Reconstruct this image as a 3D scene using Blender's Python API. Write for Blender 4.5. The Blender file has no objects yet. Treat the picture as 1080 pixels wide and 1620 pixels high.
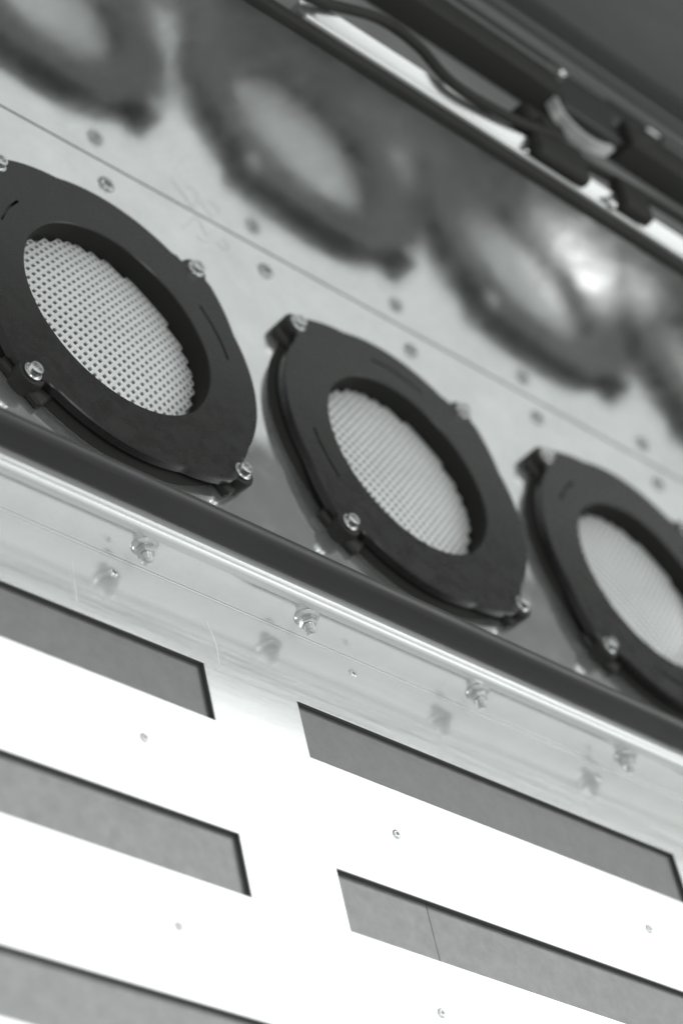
import bpy, bmesh, math, random
from mathutils import Matrix, Vector
random.seed(4)
S = bpy.context.scene
COL = S.collection
mm = 0.001

# ------------------------------------------------------------------ camera
cam = bpy.data.cameras.new('camera'); camo = bpy.data.objects.new('camera', cam); COL.objects.link(camo)
rt = (0.70666, -0.19570, 0.67995); dn = (0.33783, -0.75105, -0.56727); fw = (0.62169, 0.63057, -0.46463)
camo.matrix_world = Matrix(((rt[0], -dn[0], -fw[0], -0.83238), (rt[1], -dn[1], -fw[1], -0.76598),
                            (rt[2], -dn[2], -fw[2], 0.64463), (0, 0, 0, 1)))
cam.sensor_fit = 'VERTICAL'; cam.sensor_height = 36; cam.lens = 4103.8*36/1620
cam.clip_start = 0.05; cam.clip_end = 100
cam.dof.use_dof = True; cam.dof.focus_distance = 1.255; cam.dof.aperture_fstop = 5.0
S.camera = camo

# ------------------------------------------------------------------ light
W = bpy.data.worlds.new('World'); S.world = W; W.use_nodes = True
bg = W.node_tree.nodes['Background']; bg.inputs[0].default_value = (0.965, 1.0, 0.988, 1); bg.inputs[1].default_value = 0.85
def area(name, loc, target, sx, sy, power):
    l = bpy.data.lights.new(name, 'AREA'); l.shape = 'RECTANGLE'; l.size = sx; l.size_y = sy; l.energy = power
    l.color = (0.975, 1.0, 0.99)
    o = bpy.data.objects.new(name, l); COL.objects.link(o); o.location = loc
    o.rotation_euler = (Vector(target)-Vector(loc)).to_track_quat('-Z', 'Y').to_euler(); return o
# broad bright window light beyond the far side of the trough
WROLL = 0
d_az, d_el, d_r = math.radians(50), math.radians(44), 3.2
win = area('window_light', (d_r*math.cos(d_el)*math.sin(d_az), d_r*math.cos(d_el)*math.cos(d_az), d_r*math.sin(d_el)+0.02), (0, 0, 0.02), 6.5, 2.1, 80)
win.rotation_euler.rotate_axis('Z', math.radians(WROLL))
# small added light with no real source: sparkle on bolts and beads
area('added_sparkle_light', (-0.3, -0.75, 1.7), (0.05, 0.1, 0), 0.3, 0.3, 6)
# small hard lamp that puts a patch of light on the tray between two spotlights
sp = bpy.data.lights.new('spot_lamp', 'SPOT'); sp.energy = 115; sp.spot_size = math.radians(4.8); sp.spot_blend = 0.9; sp.shadow_soft_size = 0.01
spo = bpy.data.objects.new('spot_lamp', sp); COL.objects.link(spo); spo.location = (1.33, -0.86, 0.75)
spo.rotation_euler = (Vector((0.404, 0.080, 0))-Vector(spo.location)).to_track_quat('-Z', 'Y').to_euler()
S.view_settings.view_transform = 'Standard'; S.view_settings.look = 'None'; S.view_settings.exposure = 0; S.view_settings.gamma = 1
S.view_settings.use_curve_mapping = False
S.cycles.max_bounces = 10; S.cycles.glossy_bounces = 8; S.cycles.diffuse_bounces = 5

# ------------------------------------------------------------------ materials
def mat(name, col, metal=0.0, rough=0.5, spec=0.5, var=0.0, vscale=(40, 40, 40), rvar=0.0, bump=0.0, bscale=(900, 900, 900), spots=0.0, aniso=0.0):
    m = bpy.data.materials.new(name); m.use_nodes = True; nt = m.node_tree; N = nt.nodes; L = nt.links
    b = N['Principled BSDF']
    b.inputs['Base Color'].default_value = (*col, 1); b.inputs['Metallic'].default_value = metal
    b.inputs['Roughness'].default_value = rough; b.inputs['Specular IOR Level'].default_value = spec
    if aniso: b.inputs['Anisotropic'].default_value = aniso
    tc = N.new('ShaderNodeTexCoord')
    def noise(sc, detail=4):
        mp = N.new('ShaderNodeMapping'); mp.inputs['Scale'].default_value = sc; L.new(tc.outputs['Object'], mp.inputs[0])
        n = N.new('ShaderNodeTexNoise'); n.inputs['Scale'].default_value = 1.0; n.inputs['Detail'].default_value = detail
        n.inputs['Roughness'].default_value = 0.6; L.new(mp.outputs[0], n.inputs[0]); return n
    def rng(sock, lo, hi, a=0.3, z=0.7):
        r = N.new('ShaderNodeMapRange'); r.inputs[1].default_value = a; r.inputs[2].default_value = z
        r.inputs[3].default_value = lo; r.inputs[4].default_value = hi; L.new(sock, r.inputs[0]); return r.outputs[0]
    if var or spots:
        n = noise(vscale); f = rng(n.outputs[0], 1-var, 1+var)
        g = noise((1400, 1400, 1400), 2); gr = max(0.06, var*0.7); f2 = rng(g.outputs[0], 1-gr, 1+gr)
        mu = N.new('ShaderNodeMath'); mu.operation = 'MULTIPLY'; L.new(f, mu.inputs[0]); L.new(f2, mu.inputs[1]); out = mu.outputs[0]
        if spots:
            s = noise((420, 900, 420), 3); sf = rng(s.outputs[0], 1-spots, 1.0, 0.27, 0.36)
            m2 = N.new('ShaderNodeMath'); m2.operation = 'MULTIPLY'; L.new(out, m2.inputs[0]); L.new(sf, m2.inputs[1]); out = m2.outputs[0]
        mx = N.new('ShaderNodeVectorMath'); mx.operation = 'SCALE'; mx.inputs[0].default_value = col; L.new(out, mx.inputs['Scale'])
        L.new(mx.outputs[0], b.inputs['Base Color'])
    if rvar:
        n = noise((vscale[0]*1.7, vscale[1]*1.7, vscale[2]*1.7)); L.new(rng(n.outputs[0], rough-rvar, rough+rvar), b.inputs['Roughness'])
    if bump:
        n = noise(bscale, 3); bp = N.new('ShaderNodeBump'); bp.inputs['Strength'].default_value = bump; bp.inputs['Distance'].default_value = 0.0004
        L.new(n.outputs[0], bp.inputs['Height']); L.new(bp.outputs[0], b.inputs['Normal'])
    return m
def g(v, t=(0.988, 1.0, 0.996)): return (v*t[0], v*t[1], v*t[2])
DK = (1.0, 1.02, 0.92)
M = dict(
    panel=mat('panel_aluminium', g(0.765), 0.80, 0.15, var=0.022, vscale=(10, 200, 10), rvar=0.02, bump=0.035, bscale=(1000, 1500, 800)),
    bracket=mat('bracket_aluminium', g(0.79), 0.80, 0.16, var=0.03, vscale=(60, 60, 60), rvar=0.04, bump=0.03),
    bead=mat('polished_aluminium', g(0.68), 0.85, 0.40, var=0.05, vscale=(6, 300, 300), rvar=0.05, bump=0.05, bscale=(30, 1800, 1800)),
    floor=mat('tray_aluminium', g(0.88), 0.92, 0.11, var=0.05, vscale=(30, 30, 30), rvar=0.05, bump=0.03),
    wall=mat('wall_aluminium', g(0.76), 0.96, 0.15, var=0.05, vscale=(22, 22, 22), rvar=0.04, bump=0.6, bscale=(14, 14, 14)),
    backing2=mat('backing_sheet_dark_reflection', g(0.155), 0.6, 0.34, var=0.08, vscale=(130, 130, 130), rvar=0.05, bump=0.1, spots=0.15),  # backing colour darkened to stand for the dark reflection near the bracket
    backing=mat('backing_sheet', g(0.19), 0.6, 0.34, var=0.09, vscale=(130, 130, 130), rvar=0.05, bump=0.1, spots=0.22),
    edge=mat('shaded_cut_edge', g(0.06), 0.0, 0.6),  # near-black colour stands in for shade on the cut faces
    rubber=mat('black_rubber', g(0.013, DK), 0.0, 0.40, var=0.12, vscale=(25, 300, 300), rvar=0.08, bump=0.15, bscale=(25, 1200, 1200)),
    plastic=mat('black_plastic', g(0.013, DK), 0.0, 0.28, 0.26, var=0.12, vscale=(60, 60, 60), rvar=0.05, bump=0.06, bscale=(1500, 1500, 1500)),
    recess=mat('recess_black', g(0.022, DK), 0.0, 0.7, 0.1, var=0.05),
    post=mat('post_black', g(0.02, DK), 0.0, 0.55, 0.2),
    nutsteel=mat('nut_steel', g(0.54), 0.92, 0.26, var=0.1, vscale=(300, 300, 300)),
    zinc=mat('zinc_plated_steel', g(0.66), 1.0, 0.24, var=0.08, vscale=(300, 300, 300), bump=0.05),
    louver=mat('louver_white', g(0.56), 0.15, 0.38, var=0.05),
    dish=mat('reflector_grey', g(0.30), 0.2, 0.4),
    rivet=mat('rivet_steel', g(0.36), 0.9, 0.3, var=0.1),
    rivet_w=mat('rivet_aluminium', g(0.62), 0.9, 0.25),
    lip=mat('lip_aluminium', g(0.85), 0.6, 0.28),
    pencil=mat('pencil', g(0.45), 0.0, 0.6),
    black=mat('black_fitting', g(0.026, DK), 0.0, 0.7, 0.15, var=0.1),
    box=mat('black_housing', g(0.03, DK), 0.0, 0.6, 0.2, var=0.1, vscale=(10, 80, 80)),
    ledge=mat('ledge_grey', g(0.22), 0.3, 0.45, var=0.08),
    dim=mat('dark_sheet', g(0.045), 0.0, 0.6, 0.3, var=0.12, vscale=(8, 60, 60)),
    dim2=mat('grey_sheet', g(0.135), 0.0, 0.6, 0.3, var=0.1, vscale=(8, 60, 60)),
    strip=mat('strip_aluminium', g(0.42), 0.8, 0.25, var=0.06, vscale=(12, 200, 200)),
    glass=mat('smoked_glass', g(0.035), 0.0, 0.3, 0.4),
)

# ------------------------------------------------------------------ helpers (all lengths in millimetres)
def mesh(name, V, F, m, parent=None, smooth=False, auto=None):
    me = bpy.data.meshes.new(name); me.from_pydata([(x*mm, y*mm, z*mm) for x, y, z in V], [], F); me.update()
    bm = bmesh.new(); bm.from_mesh(me); bmesh.ops.remove_doubles(bm, verts=bm.verts, dist=1e-7); bmesh.ops.recalc_face_normals(bm, faces=bm.faces)
    if smooth:
        for f in bm.faces: f.smooth = True
        lim = math.radians(auto or 35)
        for e in bm.edges:
            if len(e.link_faces) == 2 and e.calc_face_angle(0) > lim: e.smooth = False
    bm.to_mesh(me); bm.free()
    me.materials.append(M[m] if isinstance(m, str) else m)
    o = bpy.data.objects.new(name, me); COL.objects.link(o)
    if parent: o.parent = parent
    return o
def empty(name, loc=(0, 0, 0)):
    o = bpy.data.objects.new(name, None); o.empty_display_size = 0.01; COL.objects.link(o); o.location = tuple(c*mm for c in loc); return o
def tag(o, label=None, cat=None, group=None, kind=None):
    if label: o['label'] = label
    if cat: o['category'] = cat
    if group: o['group'] = group
    if kind: o['kind'] = kind
    return o
def lathe(prof, n=24, cx=0, cy=0, cap0=True, cap1=True):
    V = []; F = []
    for r, z in prof:
        for i in range(n):
            a = 2*math.pi*i/n; V.append((cx+r*math.cos(a), cy+r*math.sin(a), z))
    for k in range(len(prof)-1):
        for i in range(n):
            j = (i+1) % n; F.append((k*n+i, k*n+j, (k+1)*n+j, (k+1)*n+i))
    if cap0: F.append(tuple(range(n))[::-1])
    if cap1: F.append(tuple(range((len(prof)-1)*n, len(prof)*n)))
    return V, F
def extrude_x(prof, x0, x1, segs=1, closed=True):
    V = []; F = []; n = len(prof)
    for k in range(segs+1):
        x = x0+(x1-x0)*k/segs
        V += [(x, y, z) for y, z in prof]
    for k in range(segs):
        for i in range(n if closed else n-1):
            j = (i+1) % n; F.append((k*n+i, k*n+j, (k+1)*n+j, (k+1)*n+i))
    if closed: F += [tuple(range(n)), tuple(range(segs*n, segs*n+n))]
    return V, F
def rrect(y0, y1, z0, z1, r, n=5):
    P = []
    for cy, cz, a0 in ((y1-r, z1-r, 0), (y0+r, z1-r, 90), (y0+r, z0+r, 180), (y1-r, z0+r, 270)):
        for i in range(n+1):
            a = math.radians(a0+90*i/n); P.append((cy+r*math.cos(a), cz+r*math.sin(a)))
    return P
def box(x0, x1, y0, y1, z0, z1, r=1.0):
    V, F = extrude_x(rrect(y0, y1, z0, z1, r, 3), x0+r*.6, x1-r*.6)
    n = len(rrect(y0, y1, z0, z1, r, 3)); F = F[:-2]
    base = len(V); cy = (y0+y1)/2; cz = (z0+z1)/2
    for xe, st in ((x0, 0), (x1, n)):
        k = len(V)
        for y, z in rrect(y0+r*.6, y1-r*.6, z0+r*.6, z1-r*.6, max(r*.5, .05), 3): V.append((xe, y, z))
        for i in range(n): F.append((st+i, st+(i+1) % n, k+(i+1) % n, k+i))
        F.append(tuple(range(k, k+n)))
    return V, F
def tube(pts, r, n=10, sub=8):
    P = [Vector(p) for p in pts]; C = []
    for i in range(len(P)-1):
        p0 = P[max(i-1, 0)]; p1 = P[i]; p2 = P[i+1]; p3 = P[min(i+2, len(P)-1)]
        for s in range(sub):
            t = s/sub; C.append(0.5*((2*p1)+(p2-p0)*t+(2*p0-5*p1+4*p2-p3)*t*t+(3*p1-p0-3*p2+p3)*t**3))
    C.append(P[-1]); V = []; F = []
    for i, c in enumerate(C):
        d = (C[min(i+1, len(C)-1)]-C[max(i-1, 0)]).normalized()
        u = d.cross(Vector((0, 0, 1)));
        u = u.normalized() if u.length > 1e-4 else Vector((1, 0, 0))
        w = u.cross(d).normalized()
        for k in range(n):
            a = 2*math.pi*k/n; q = c+(u*math.cos(a)+w*math.sin(a))*r; V.append(tuple(q))
    for i in range(len(C)-1):
        for k in range(n):
            j = (k+1) % n; F.append((i*n+k, i*n+j, (i+1)*n+j, (i+1)*n+k))
    F += [tuple(range(n)), tuple(range((len(C)-1)*n, len(C)*n))]
    return V, F
def copy_tree(o, parent=None):
    c = o.copy(); COL.objects.link(c); c.parent = parent
    if parent: c.matrix_parent_inverse = o.matrix_parent_inverse.copy()
    for ch in o.children: copy_tree(ch, c)
    return c
X0, X1 = -650, 900

# ------------------------------------------------------------------ slotted front panel (top face z = 0)
def slotted_sheet():
    t = 2.4; c = 0.35
    cols = [(-390.3, -102.7), (-42.2, 245.4), (305.9, 593.5)]
    rows = [(-77.6, -44.2), (-174.0, -140.2), (-271.0, -237.4), (-368, -334.4)]
    xs = sorted({X0, X1, *[v for a, b in cols for v in (a-c, b+c)]}); ys = sorted({-430, -0.0, *[v for a, b in rows for v in (a-c, b+c)]})
    V = []; F = []
    def q(*p):
        k = len(V); V.extend(p); F.append(tuple(range(k, k+len(p))))
    for i in range(len(xs)-1):
        for j in range(len(ys)-1):
            mx = (xs[i]+xs[i+1])/2; my = (ys[j]+ys[j+1])/2
            if any(a < mx < b for a, b in cols) and any(a < my < b for a, b in rows): continue
            q((xs[i], ys[j], 0), (xs[i+1], ys[j], 0), (xs[i+1], ys[j+1], 0), (xs[i], ys[j+1], 0))
    E = []
    for a, b in cols:
        for d, e in rows:
            o = [(a-c, d-c), (b+c, d-c), (b+c, e+c), (a-c, e+c)]; n = [(a, d), (b, d), (b, e), (a, e)]
            for k in range(4):
                l = (k+1) % 4
                q((*o[k], 0), (*o[l], 0), (*n[l], -c), (*n[k], -c))
                E.append(((*n[k], -c), (*n[l], -c), (*n[l], -t), (*n[k], -t)))
    q((X0, -430, 0), (X1, -430, 0), (X1, -430, -t), (X0, -430, -t))
    return V, F, E
panel = empty('slotted_panel'); tag(panel, 'bright white aluminium front panel with rows of long rectangular cutouts', 'panel')
V, F, E = slotted_sheet(); mesh('sheet', V, F, 'panel', panel)
V = []; F = []
for qd in E:
    k = len(V); V.extend(qd); F.append((k, k+1, k+2, k+3))
mesh('shaded_cut_edge', V, F, 'edge', panel)
def rivet(name, parent, x, y, m, r=3.0, h=1.1, hole=1.1, z=0.02):
    V, F = lathe([(r, z), (r*0.97, z+h*0.45), (r*0.72, z+h*0.92), (hole*1.15, z+h), (hole, z+h*0.9), (hole*0.9, z+h*0.15), (0.02, z+h*0.12)], 20, cap0=False)
    o = mesh(name, V, F, m, parent, True, 50); o.location = (x*mm, y*mm, 0)
    V, F = lathe([(hole*0.93, z+h*0.3), (hole*0.8, z+h*0.55), (0.02, z+h*0.6)], 14, cap0=False); mesh('hole_shade', V, F, 'edge', o)  # dark disc stands in for the shade inside the rivet hole
    return o
r0 = None
for x, y in ((-151.4, -104.9), (-151.5, -202.3), (7.7, -106), (7.6, -203.9), (197.9, -106.1), (198, -204), (-151.5, -300), (7.6, -301)):
    if r0 is None: r0 = rivet('rivet', panel, x, y, 'rivet_w', 2.6, 1.0, 0.95)
    else:
        o = copy_tree(r0, panel); o.location = (x*mm, y*mm, 0)
for x in (-151.6, 5.3, 194.7, 351):
    o = copy_tree(r0, panel); o.location = (x*mm, -10*mm, 0)

for pts in ([(-177.1, -15, 0), (-178, -26.6, 0), (-178.4, -37.9, 0)], [(-94.7, -17, 0), (-91.7, -29.4, 0), (-92.6, -43, 0)]):
    mesh('scratch', *tube(pts, 0.16, 5, 6), 'lip', panel)
# backing sheets seen through the cutouts, with a butt joint
for x0, x1, y0, y1, lab in ((X0, X1, -124, -2, 'grey backing sheet with its dark reflection painted in, behind the row of cutouts next to the bracket'),
                            (X0, 20.0, -430, -124.4, 'grey matte backing sheet behind the lower left cutouts, up to the thin joint'),
                            (20.35, X1, -430, -124.4, 'grey speckled backing sheet behind the lower right cutout, right of the thin joint')):
    V, F = box(x0, x1, y0, y1, -8, -2.9, 0.15)
    tag(mesh('backing_sheet', V, F, 'backing2' if y1 > -10 else 'backing'), lab, 'metal sheet', 'backing sheets')

# ------------------------------------------------------------------ bolted bracket with rolled bead, rubber seal
bracket = empty('bracket_angle'); tag(bracket, 'bare aluminium angle strip with four flange nuts along its face', 'bracket')
mesh('web', *extrude_x(rrect(0, 2.2, -0.6, 20.0, 0.3, 2), X0, X1), 'bracket', bracket, True)
mesh('lower_edge', *extrude_x(rrect(-0.75, -0.05, 0.02, 0.7, 0.3, 3), X0, X1), 'lip', bracket, True)
P = [(9.5, 18.5), (0.9, 18.5), (-0.7, 19.6), (-1.3, 20.3), (-1.4, 22.6)]
for i in range(1, 8):
    a = math.radians(180-90*i/8); P.append((1.0+2.4*math.cos(a), 22.8+2.4*math.sin(a)))
P += [(1.2, 25.2), (3.6, 25.5), (4.0, 25.75), (4.4, 25.6), (9.5, 26.3)]
mesh('rolled_edge', *extrude_x(P, X0, X1), 'bead', bracket, True, 28)
def flange_nut():
    root = empty('flange_nut')
    def turn(V): return [(x, -z, y) for x, y, z in V]          # axis towards -Y
    V, F = lathe([(5.6, 0), (5.75, 0.5), (5.5, 0.95), (4.6, 1.5), (3.8, 1.9)], 32); fl = mesh('flange', turn(V), F, 'nutsteel', root, True, 40)
    V = []; F = []; n = 6
    for r, z in ((4.1, 1.3), (4.1, 4.6), (3.5, 5.1)):
        for i in range(n): a = math.pi*2*i/n+0.3; V.append((r*math.cos(a), r*math.sin(a), z))
    for k in range(2):
        for i in range(n): j = (i+1) % n; F.append((k*n+i, k*n+j, (k+1)*n+j, (k+1)*n+i))
    F += [tuple(range(6)), tuple(range(12, 18))]; mesh('hexagon', turn(V), F, 'nutsteel', root)
    pr = [(2.4, 4.6)]
    for k in range(5): pr += [(2.4, 5.0+k*0.75), (2.1, 5.35+k*0.75)]
    pr += [(2.3, 8.9), (1.8, 9.4)]
    V, F = lathe(pr, 20); mesh('stud', turn(V), F, 'nutsteel', root, True, 60)
    return root
nut = flange_nut(); nut.parent = bracket
for i, x in enumerate((-142.6, -37.4, 86.5, 206.7, 325, -262)):
    o = nut if i == 0 else copy_tree(nut, bracket)
    o.scale = (1.14,)*3; o.location = (x*mm, -0.02*mm, 13.9*mm); o.rotation_euler = (0, (0.0, 0.4, 0.75, 0.2, .5, .1)[i], 0)
P = rrect(8.6, 17.0, 24.5, 41.2, 3.6, 6)
P = [(y - (0.9 if (z < 29 and y < 12) else 0), z) for y, z in P]
tag(mesh('rubber_seal', *extrude_x(P, X0, X1), 'rubber', None, True, 40), 'long black rubber seal running along the upper edge of the bolted bracket', 'seal')
tag(mesh('inner_lip', *extrude_x(rrect(9.6, 16.5, -2, 25.4, 0.5, 2), X0, X1), 'rubber', None, True), 'dark inner lip that carries the rubber seal along the trough', 'lip')

# ------------------------------------------------------------------ trough floor with round holes, back wall
LX = (-125.5, 87.5, 299.0, 511.0); LY = 162.0
def tray_mesh():
    V = []; F = []; n = 64; R = 82
    def q(*p):
        k = len(V); V.extend(p); F.append(tuple(range(k, k+len(p))))
    ya, yb = 62.0, 262.0; h = 100.0
    edges = [X0]+[v for x in LX for v in (x-h, x+h)]+[X1]
    q((X0, 17, 0), (X1, 17, 0), (X1, ya, 0), (X0, ya, 0)); q((X0, yb, 0), (X1, yb, 0), (X1, 306.6, 0), (X0, 306.6, 0))
    for i in range(0, len(edges), 2): q((edges[i], ya, 0), (edges[i+1], ya, 0), (edges[i+1], yb, 0), (edges[i], yb, 0))
    for x in LX:
        for k in range(n):
            pts = []
            for kk in (k, k+1):
                a = 2*math.pi*kk/n+math.pi/4; c, s = math.cos(a), math.sin(a); t = h/max(abs(c), abs(s)); pts.append(((x+R*c, LY+R*s, 0), (x+t*c, LY+t*s, 0)))
            q(pts[0][0], pts[1][0], pts[1][1], pts[0][1])
            q(pts[0][0], pts[1][0], (*pts[1][0][:2], -2), (*pts[0][0][:2], -2))
    return V, F
tray = empty('lamp_tray', (-2, -2.4, 1.5)); tag(tray, 'pale aluminium tray floor the round black spotlights stand on', 'tray')
mesh('tray_floor', *tray_mesh(), 'floor', tray)
rr = None
for x in (-222, -102, 17.8, 138.4, 254.2, 375.2, 495):
    if rr is None: rr = rivet('rivet', tray, x, 288, 'rivet', 5.4, 2.2, 2.3)
    else:
        o = copy_tree(rr, tray); o.location = (x*mm, (287.8+random.uniform(-1, 1))*mm, 0); o.rotation_euler[2] = random.uniform(0, 6)
# faint pencil scribble by the seam
for pts in ([(-46, 287, .1), (-38, 296, .1), (-34, 303, .1), (-30, 299, .1), (-27, 291, .1), (-22, 297, .1), (-17, 303, .1)], [(-20, 290, .1), (-14, 287, .1), (-10, 291, .1), (-13, 296, .1)],
            [(-36, 286, .1), (-31, 284, .1), (-25, 288, .1)]):
    mesh('pencil_mark', *tube(pts, 0.18, 5, 5), 'pencil', tray)
wall = empty('back_wall', (0, -2.4, 0)); tag(wall, 'satin aluminium back wall mirroring the spotlights', 'wall')
mesh('wall_sheet', *extrude_x([(307.0, 2.0), (308.5, 2.0), (311.2, 131), (309.7, 131)], X0, X1), 'wall', wall)
mesh('seam_shadow_gap', *extrude_x([(306.62, 0.4), (311, 0.4), (311, 1.5), (306.62, 1.5)], X0, X1), 'edge', wall)
tag(mesh('edge_trim', *extrude_x(rrect(303.4, 312.6, 129.0, 136.0, 2.2, 4), X0, X1), 'black', None, True), 'black rubber trim capping the top of the mirror-like back wall', 'trim')

# ------------------------------------------------------------------ spotlights
BX, BY = 68.0, 74.0; TA = math.atan2(BY, BX)
def ring_radius(a):
    r = 94.0
    for t, hand in ((TA, 1), (math.pi-TA, -1), (math.pi+TA, 1), (-TA, -1)):
        d = (a-t+math.pi) % (2*math.pi)-math.pi; d *= 1
        d = math.degrees(d)
        w = 0
        if -7 <= d <= 3.5: w = 1
        elif 3.5 < d < 6: w = (6-d)/2.5*0.55+0.0
        elif 6 <= d < 9: w = 0.25*(9-d)/3
        elif -26 < d < -7: w = (d+26)/19
        r = max(r, 94+8.5*w)
    return r
def ring_mesh(arcs):
    n = 240; zt, zb = 11.5, 6.5; V = []; F = []
    def q(*p):
        k = len(V); V.extend(p); F.append(tuple(range(k, k+len(p))))
    def pt(a, r, z): return (r*math.cos(a), r*math.sin(a), z)
    def inarc(a): 
        return any(((math.degrees(a)-s) % 360) < e for s, e in arcs)
    rad = lambda a: [61.0, 61.6, 77.2, 78.8, ring_radius(a)-0.8, ring_radius(a)]
    for i in range(n):
        a, b = 2*math.pi*i/n, 2*math.pi*(i+1)/n; ra, rb = rad(a), rad(b); m = (a+b)/2
        zs = [zt-0.6, zt, zt, zt, zt, zt-0.8]
        for k in range(5):
            if k == 2 and inarc(m):
                d = zt-2.5
                q(pt(a, ra[2], d), pt(b, rb[2], d), pt(b, rb[3], d), pt(a, ra[3], d))
                q(pt(a, ra[2], zt), pt(b, rb[2], zt), pt(b, rb[2], d), pt(a, ra[2], d)); q(pt(a, ra[3], zt), pt(b, rb[3], zt), pt(b, rb[3], d), pt(a, ra[3], d))
                for e, other in ((a, 2*math.pi*(i-.5)/n), (b, 2*math.pi*(i+1.5)/n)):
                    if not inarc(other): q(pt(e, 77.2, zt), pt(e, 78.8, zt), pt(e, 78.8, d), pt(e, 77.2, d))
            else: q(pt(a, ra[k], zs[k]), pt(b, rb[k], zs[k]), pt(b, rb[k+1], zs[k+1]), pt(a, ra[k+1], zs[k+1]))
        q(pt(a, ra[5], zt-.8), pt(b, rb[5], zt-.8), pt(b, rb[5], zb), pt(a, ra[5], zb))
        q(pt(a, 62, zb), pt(b, 62, zb), pt(b, rb[5], zb), pt(a, ra[5], zb))
    return V, F
def louver_mesh():
    # pressed grid with oblong openings, slightly domed
    pu, pv, depth, R = 5.7, 3.7, 0.7, 60.9; V = []; F = []; rot = math.radians(-41); c, n = math.cos(rot), math.sin(rot)
    zz = lambda x, y: -1.6+5.0*(1-(x*x+y*y)/(61.0**2))
    hv, hu = pv*0.27, pu*0.28
    for j in range(-11, 12):
        for i in range(-17, 18):
            x, y = i*pv, j*pu
            if x*x+y*y > (R-pv*0.3)**2: continue
            k = len(V)
            jx, jy = random.uniform(-.12, .12), random.uniform(-.2, .2)
            for a, b, dz, q in ((pv/2, pu/2, 0, 0), (hv, hu, 0.1, 1), (hv, hu, -depth, 1)):
                for sx, sy in ((-1, -1), (0, -1), (1, -1), (1, 0), (1, 1), (0, 1), (-1, 1), (-1, 0)):
                    f = 0.86 if (q and sx and sy) else 1.0
                    xx, yy = x+sx*a*f+jx*q, y+sy*b*f+jy*q; V.append((xx*c-yy*n, xx*n+yy*c, zz(xx, yy)+dz))
            for o in (0, 8):
                for t in range(8): u = (t+1) % 8; F.append((k+o+t, k+o+u, k+o+8+u, k+o+8+t))
    return V, F
def make_spot(arcs):
    root = empty('spotlight')
    ring = mesh('cover_ring', *ring_mesh(arcs), 'plastic', root, True, 30)
    mesh('body', *lathe([(61.0, 10.9), (61.3, -7.5), (64, -14), (79, -14), (80.5, -12), (80.5, 1.55), (97.5, 1.55), (97.8, 1.8), (96.5, 2.8), (93.0, 4.2), (91.4, 5.4), (91.0, 6.6)], 72, cap0=False, cap1=False), 'recess', root, True)
    for a in (TA, math.pi-TA, math.pi+TA, -TA):      # lugs of the body under the bolts
        V, F = box(84, 106, -15, 15, 1.56, 6.3, 2.2)
        mesh('lug', [(x*math.cos(a)-y*math.sin(a), x*math.sin(a)+y*math.cos(a), z) for x, y, z in V], F, 'post', root, True)
    return root
dish_me = louver_me = None
def fill_spot(root, first):
    global dish_o, louv_o, post_o
    if first:
        louv_o = mesh('louver', *louver_mesh(), 'louver', root)
        dish_o = mesh('reflector', *lathe([(61.0, -4.2), (40, -0.9), (20, 0.9), (0.1, 1.4)], 48, cap0=False), 'dish', root, True)
        post_o = mesh('standoff', *lathe([(8.0, 1.55), (8.2, 2.0), (8.2, 9.8), (7.6, 10.9), (0.05, 10.9)], 24, cap0=False, cap1=False), 'post', root, True, 40)
        bo = empty_bolt(post_o); post_o.location = (BX*mm, BY*mm, 0)
        posts = [post_o]
    else:
        for src in (louv_o, dish_o):
            c = src.copy(); COL.objects.link(c); c.parent = root
        posts = [copy_tree(post_o, root)]
    posts += [copy_tree(post_o, root) for _ in range(3)]
    for o, (sx, sy) in zip(posts, ((1, 1), (-1, 1), (-1, -1), (1, -1))):
        o.location = (sx*BX*mm, sy*BY*mm, 0); o.rotation_euler = (0, 0, random.uniform(0, 6))
def empty_bolt(parent):
    # socket cap screw with a dished washer
    prof = [(5.2, 11.2), (5.2, 12.0), (3.9, 12.2), (3.9, 15.0), (3.5, 15.6), (2.2, 15.7), (2.0, 15.0), (1.9, 13.6), (0.05, 13.4)]
    o = mesh('bolt', *lathe(prof, 24, cap0=False), 'zinc', parent, True, 35)
    return o
arcset = [[(138, 20), (8, 26)], [(66, 30), (188, 24)], [(128, 22), (20, 24), (255, 24)], [(90, 26), (210, 26), (330, 26)]]
labs = ['round black spotlight at the left, its left rim cut off by the frame',
        'round black spotlight in the middle, the only one with all four bolts in view',
        'round black spotlight at the right, its louver cut by the edge of the frame',
        'round black spotlight beyond the right edge, seen only mirrored in the back wall']
for i, x in enumerate(LX):
    r = make_spot(arcset[i]); r.location = (x*mm, LY*mm, 0)
    fill_spot(r, i == 0)
    tag(r, labs[i], 'spotlight', 'round black spotlights in the tray')

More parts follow.
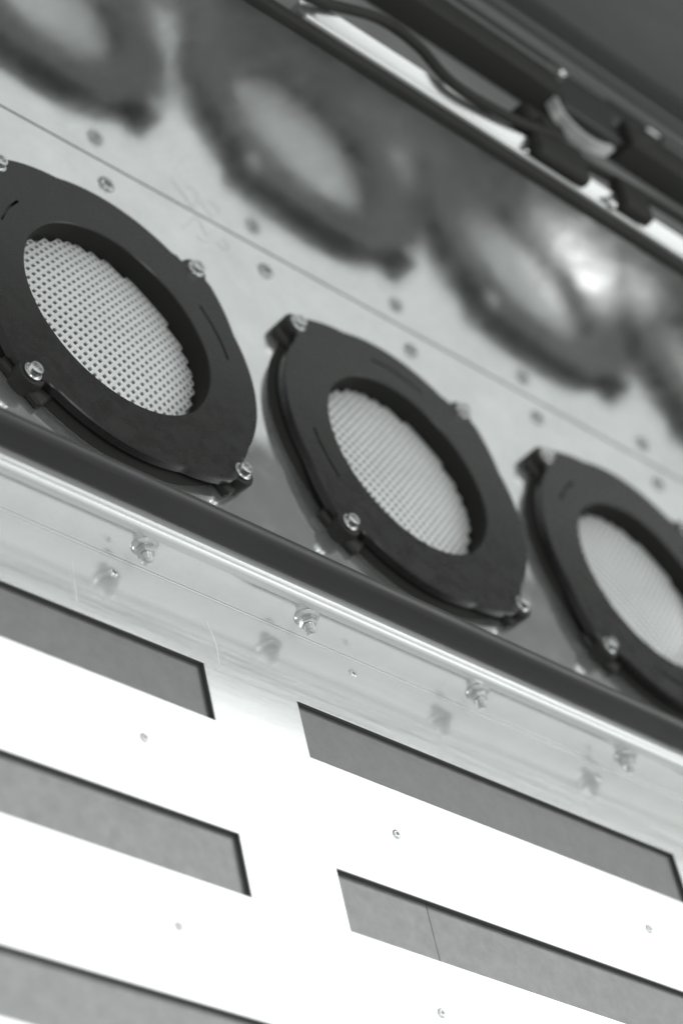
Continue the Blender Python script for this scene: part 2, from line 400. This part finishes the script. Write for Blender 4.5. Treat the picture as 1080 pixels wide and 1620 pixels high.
# ------------------------------------------------------------------ fittings behind the wall
tag(mesh('ledge', *extrude_x([(313.6, 120), (399, 120), (399, 125), (313.6, 125)], X0, X1), 'ledge'), 'mid grey ledge sheet behind the top of the back wall', 'ledge')
strip = empty('metal_strip'); tag(strip, 'bright sloping aluminium strip lying along the ledge beside the black trim', 'strip')
SP = [(318.2, 125.2), (329.5, 125.2), (329.5, 139.4), (328.5, 140.0), (318.8, 134.8), (318.2, 134.2)]
mesh('bar', *extrude_x(SP, -62, X1), 'strip', strip, True, 20)
mesh('end_tab', *extrude_x([(318.4, 125.2), (325, 125.2), (325, 137.8), (318.9, 134.6)], -74, -62.2), 'strip', strip)
mesh('raised_lip', *extrude_x(rrect(315.2, 318.0, 125.2, 136.6, 0.8, 3), -70, X1), 'lip', strip, True)
tag(mesh('cable', *tube([(-140, 312, 144), (-99, 315, 144), (-79, 319, 144.5), (-59, 325, 144.5), (-14, 345, 144.5), (16, 343, 144.5), (33, 329, 144.5), (50, 325, 144.5), (82, 328, 144.5), (111, 333, 145), (132, 338, 146), (150, 340, 141), (173, 345, 139), (214, 348, 140), (266, 354, 139), (345, 357, 137), (500, 357, 135)], 3.2), 'black', None, True), 'black cable snaking over the bright aluminium strip', 'cable')
b1 = empty('lamp_housing'); tag(b1, 'long black housing behind the ledge, ending left of the curved bracket', 'housing', 'black housings')
mesh('case', *box(-500, 166, 399.5, 421, 121, 144, 1.2), 'box', b1, True)
mesh('edge_highlight', *box(-500, 164, 419.5, 422.5, 144.2, 146, 0.4), 'dim2', b1, True)  # lighter strip painted as the highlight on the upper edge
b2 = empty('lamp_housing'); tag(b2, 'black housing behind the ledge at the right edge, beyond the curved bracket', 'housing', 'black housings')
mesh('case', *box(232, X1, 399.5, 424, 121, 144, 1.2), 'box', b2, True)
mesh('edge_highlight', *box(270, X1, 422.5, 425.5, 144.2, 146, 0.4), 'dim2', b2, True)  # upper edge highlight of this housing, put in as a lighter strip
mesh('edge_clip', *box(250, 262, 421, 426, 144.2, 148, 0.8), 'zinc', b2, True)
hk = empty('curved_bracket'); tag(hk, 'curved metal bracket arcing between the two black housings', 'bracket')
pts = [(164, 414), (161, 398), (165, 385), (177, 377.5), (192, 377.5), (209, 384)]
def ribbon(pts, w, z0, z1, sub=8):
    V = []; F = []; C = []; P = [Vector((*p, 0)) for p in pts]
    for i in range(len(P)-1):
        p0 = P[max(i-1, 0)]; p1 = P[i]; p2 = P[i+1]; p3 = P[min(i+2, len(P)-1)]
        for s in range(sub):
            t = s/sub; C.append(0.5*((2*p1)+(p2-p0)*t+(2*p0-5*p1+4*p2-p3)*t*t+(3*p1-p0-3*p2+p3)*t**3))
    C.append(P[-1])
    for i, c in enumerate(C):
        d = (C[min(i+1, len(C)-1)]-C[max(i-1, 0)]).normalized(); nrm = Vector((-d.y, d.x, 0))*w/2
        for s, z in ((1, z0), (1, z1), (-1, z1), (-1, z0)): V.append((c.x+s*nrm.x, c.y+s*nrm.y, z))
    for i in range(len(C)-1):
        for k in range(4): j = (k+1) % 4; F.append((i*4+k, i*4+j, i*4+4+j, i*4+4+k))
    F += [(0, 1, 2, 3), tuple(range(len(V)-4, len(V)))]
    return V, F
mesh('arc', *ribbon(pts, 3.6, 133, 140.5), 'lip', hk, True, 40)
gb = empty('glass_box'); tag(gb, 'small smoked box cradled by the curved bracket', 'box')
mesh('case', *box(172, 229, 402, 447, 121, 138, 1.5), 'glass', gb, True)
mesh('rim', *box(182, 228, 443, 445.5, 138.2, 139, 0.3), 'dim2', gb, True)
mesh('screw', *lathe([(3.2, 138.1), (3.2, 141), (2.2, 142.4)], 16, 180, 436), 'zinc', gb, True)
cl = empty('cable_clamp'); tag(cl, 'lumpy black clamp straddling the bright strip where the cable ends', 'clamp')
mesh('jaw', *box(110, 157, 313.8, 344, 136.9, 146, 4), 'black', cl, True)
mesh('knob', *lathe([(11, 134.3), (12.5, 138), (12, 144), (9, 147), (4, 147.5)], 20, 131, 344), 'black', cl, True)
mesh('block', *box(122, 160, 350, 374, 125.2, 139, 4), 'black', cl, True)
mesh('screw', *lathe([(2.4, 136.8), (2.4, 138.4), (1.5, 139)], 14, 107, 318), 'zinc', cl, True)
c2 = empty('cable_clip'); tag(c2, 'small black clip on the bright strip right of the lumpy clamp', 'clip')
mesh('body', *box(189, 216, 316, 343, 136.9, 146, 3), 'black', c2, True)
mesh('cap_screw', *lathe([(4.5, 136.8), (4.5, 139.5), (3, 141.2)], 16, 182.5, 319), 'zinc', c2, True)
# rear sheets
rs = empty('rear_sheet'); tag(rs, 'dark ribbed sheet behind the black housings', 'sheet', 'rear sheets')
mesh('sheet', *extrude_x([(425, 112), (545, 112), (545, 118), (425, 118)], X0, X1+600), 'dim', rs)
for y, w, h in ((462, 6, 3), (492, 14, 4), (520, 5, 3)):
    mesh('rib', *extrude_x(rrect(y, y+w, 118.2, 118.2+h, 1.2, 3), X0, X1+600), 'dim2', rs, True)
rw = empty('rear_wall'); tag(rw, 'grey wall rising in the top right corner behind the dark ribbed sheet', 'wall')
mesh('wall_sheet', *extrude_x([(560, 112), (566, 112), (566, 585), (560, 585)], X0, 2600), 'dim2', rw)
mesh('foot_flange', *extrude_x(rrect(545.5, 559.8, 112, 121, 1.5, 3), X0, 2600), 'dim', rw, True)
